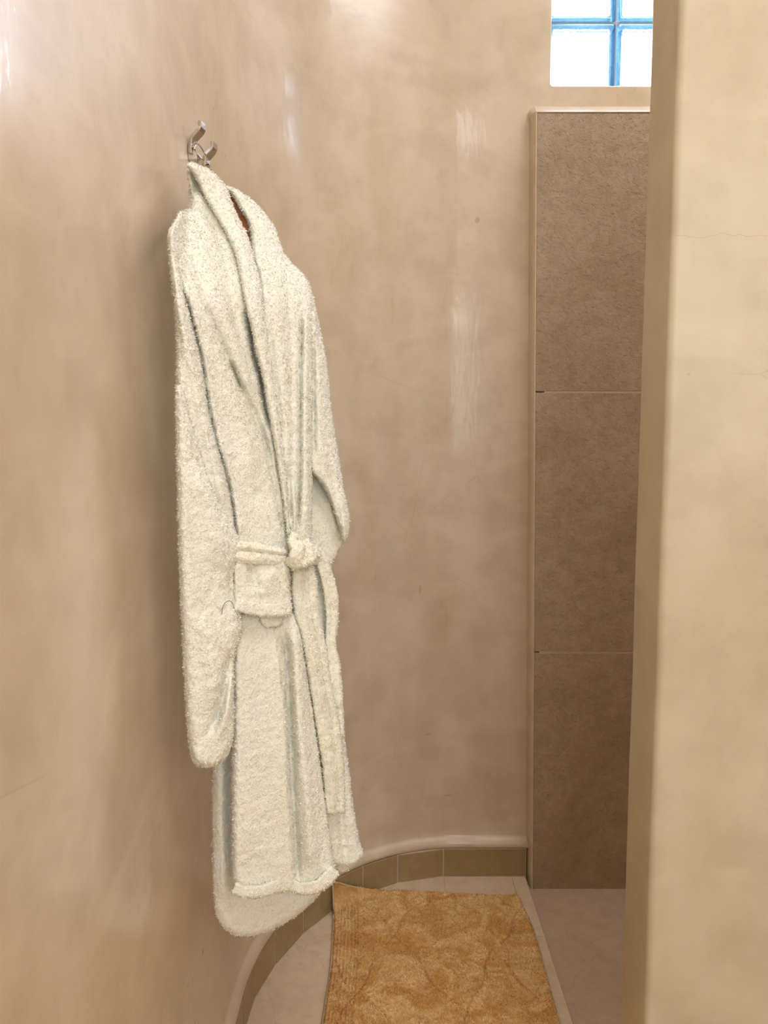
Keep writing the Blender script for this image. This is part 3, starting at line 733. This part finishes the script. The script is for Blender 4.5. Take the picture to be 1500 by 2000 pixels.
# oval wall plate, lying against the wall
leaf = [(367.5, 292), (371, 296), (378, 301), (386, 306), (394, 312), (400, 318), (402, 326), (400, 333), (392, 333), (383, 328), (375, 321), (370, 312), (368, 302)]
bm = bmesh.new(); r_ = []
for t, k_ in ((0, 1), (.004, 1), (.0055, .94)):
    P3 = [atx(px, py, WX) for px, py in leaf]; cc_ = sum(P3, Vector()) / len(P3)
    r_.append([bm.verts.new(cc_ + (p - cc_) * k_ + Vector((t, 0, 0))) for p in P3])
for A, B in zip(r_, r_[1:]):
    for k in range(len(leaf)): bm.faces.new((A[k], A[(k + 1) % len(leaf)], B[(k + 1) % len(leaf)], B[k]))
bm.faces.new(r_[0][::-1]); bm.faces.new(r_[-1]); bmesh.ops.recalc_face_normals(bm, faces=bm.faces)
link('wall_plate', bm_mesh('wall_plate', bm), M_chrome, hk, smooth=False)
def hq(px, py, y): return tuple(at(px, py, y))
yA, yB = H0.y - .005, H0.y + .075
# two bent flat prongs
tube('prong', [hq(375.5, 302, yA), hq(375.5, 284, yA), hq(377, 272, yA), hq(391, 257, yA - .002), hq(394, 251, yA - .002), hq(394.5, 240, yA - .002)], 0, M_chrome, hk, flat=(.022, .0075, (.25, 1, 0)))
tube('prong', [hq(402, 326, yB), hq(402.5, 318, yB), hq(403, 308, yB), hq(414, 296, yB), hq(417, 290, yB), hq(417.5, 280, yB)], 0, M_chrome, hk, flat=(.022, .0075, (.25, 1, 0)))
tube('screw', [hw(-.002, .0, .004), hw(.010, .0, .004)], .004, M_chrome, hk)
tube('rod', [hq(379, 288, yA + .03), hq(384, 299, yA + .03), hq(392, 309, yA + .04), hq(398, 313, yA + .05)], .0014, M_chrome, hk)
box('bracket', (H0.x, yA - .004, H0.z - .022), (H0.x + .016, yA + .004, H0.z + .006), M_chrome, hk, .001)

# ------------------------------------------------------------------ rug
rug = empty('bath_rug', (.15, 1.8, 0))
tag(rug, 'thick ochre cotton bath rug with carved diagonal lines on the stone floor', 'rug')
NXr, NYr = 200, 380
rx0, rx1, ry0, ry1 = -.150, .453, .95, 2.405
u = np.linspace(0, 1, NXr + 1); v = np.linspace(0, 1, NYr + 1)
U, Vv = np.meshgrid(u, v)
def rug_pos(U, Vv, h):
    """rug point: pile surface height h above the floor, back corner pushed up by the skirting"""
    left = rx0 - .012 * sm((Vv - .7) / .25) + .006 * np.sin(Vv * 9); right = rx1 - .012 * sm((Vv - .86) / .14) * 1.2 + .004 * np.sin(Vv * 7 + 1)
    X = left + (right - left) * U
    Y = ry0 + (ry1 + .010 * np.sin(U * 5) - .012 * U - ry0) * Vv
    ex = np.clip((X - ECX) / EA, -1, 0); yc = ECY + EB * np.sqrt(1 - ex * ex) - .022
    yc = np.where(X < ECX, yc, YB)
    e = np.maximum(Y - yc + .035, 0); bend = np.maximum(0, e)
    lift = .035 * (np.sqrt(1 + (bend / .035) ** 2) - 1) * .95
    Yn = np.where(bend > 0, Y - bend + .035 * (1 - np.exp(-bend / .035)), Y)
    Zz = .002 + lift + .004 * sm(1 - U / .10) * (.5 + .5 * np.sin(Vv * 13))
    return X, Yn, Zz + h
def groove_h(X, Y):
    h = np.full_like(X, .017)
    wob = .010 * np.sin(X * 23 + 1) + .008 * np.sin(Y * 31)
    for ang, ph, sp in ((1.13, .0, .30), (-1.03, .144, .20)):
        d = (X * math.sin(ang) - Y * math.cos(ang) + wob + ph) / sp; d = np.abs(d - np.round(d)) * sp
        h -= .007 * np.exp(-(d / .0035) ** 2) * ((np.abs(np.sin(X * 9 + Y * 6)) > .25) * .8 + .2)
    return h
X0, Y0, Z0 = rug_pos(U, Vv, 0)
Hh = groove_h(X0, Y0)
rib = ((X0 - X0[:, :1]) < .075); Hh -= np.where(rib, .0042 * (.5 + .5 * np.cos((X0 - X0[:, :1]) / .0105 * 2 * math.pi)), 0)
edge = np.minimum(np.minimum(U, 1 - U) * .6, (1 - Vv) * 1.45); Hh *= .35 + .65 * np.sqrt(1 - (1 - np.clip(edge / .012, 0, 1)) ** 2)
P_ = np.stack([X0, Y0, Z0 + Hh], -1).reshape(-1, 3)
P_[:, 2] += vnoise(P_, 150, .0022) + vnoise(P_, 55, .0020)
i = np.arange(NYr)[:, None]; k = np.arange(NXr)[None]; S_ = NXr + 1
F = np.stack([i * S_ + k, i * S_ + k + 1, (i + 1) * S_ + k + 1, (i + 1) * S_ + k], -1).reshape(-1, 4)
TV, TT = tufts(P_, F, 230000, .0050, .0009, 5)
pile = link('pile', mesh_np('pile', np.vstack([P_, TV]), F, TT + len(P_)), M_rug, rug); pile['kind'] = 'stuff'
# woven backing and edge binding
NB_ = 60; ub = np.linspace(0, 1, NB_ + 1); UB, VB = np.meshgrid(ub, ub)
xb, yb, zb = rug_pos(UB, VB, .0005); xb2, yb2, zb2 = rug_pos(UB, VB, .005)
Vb = np.vstack([np.stack([xb, yb, zb], -1).reshape(-1, 3), np.stack([xb2, yb2, zb2], -1).reshape(-1, 3)]); S2 = NB_ + 1
i = np.arange(NB_)[:, None]; k = np.arange(NB_)[None]; n0 = S2 * S2
Fb = np.stack([i * S2 + k, (i + 1) * S2 + k, (i + 1) * S2 + k + 1, i * S2 + k + 1], -1).reshape(-1, 4); Ft = Fb[:, ::-1] + n0
bord = [j for j in range(S2)] + [j * S2 + NB_ for j in range(1, S2)] + [NB_ * S2 + j for j in range(NB_ - 1, -1, -1)] + [j * S2 for j in range(NB_ - 1, 0, -1)]
Fs = [(a, b_, b_ + n0, a + n0) for a, b_ in zip(bord, bord[1:] + bord[:1])]
link('backing', mesh_np('backing', Vb, np.vstack([Fb, Ft, np.array(Fs)])), M_bind, rug)
def bind(us, vs):
    x, y, z = rug_pos(np.array(us), np.array(vs), .0045); return [tuple(p) for p in np.stack([x, y, z], -1)]
vsq = np.linspace(0, 1, 80)
pts_ = bind([-.004] * 80, vsq) + bind(list(np.linspace(0.02, 1, 40)), [1.002] * 40) + bind([1.003] * 79, vsq[::-1][1:])
tube('binding', pts_, .0032, M_bind, rug, n=6)
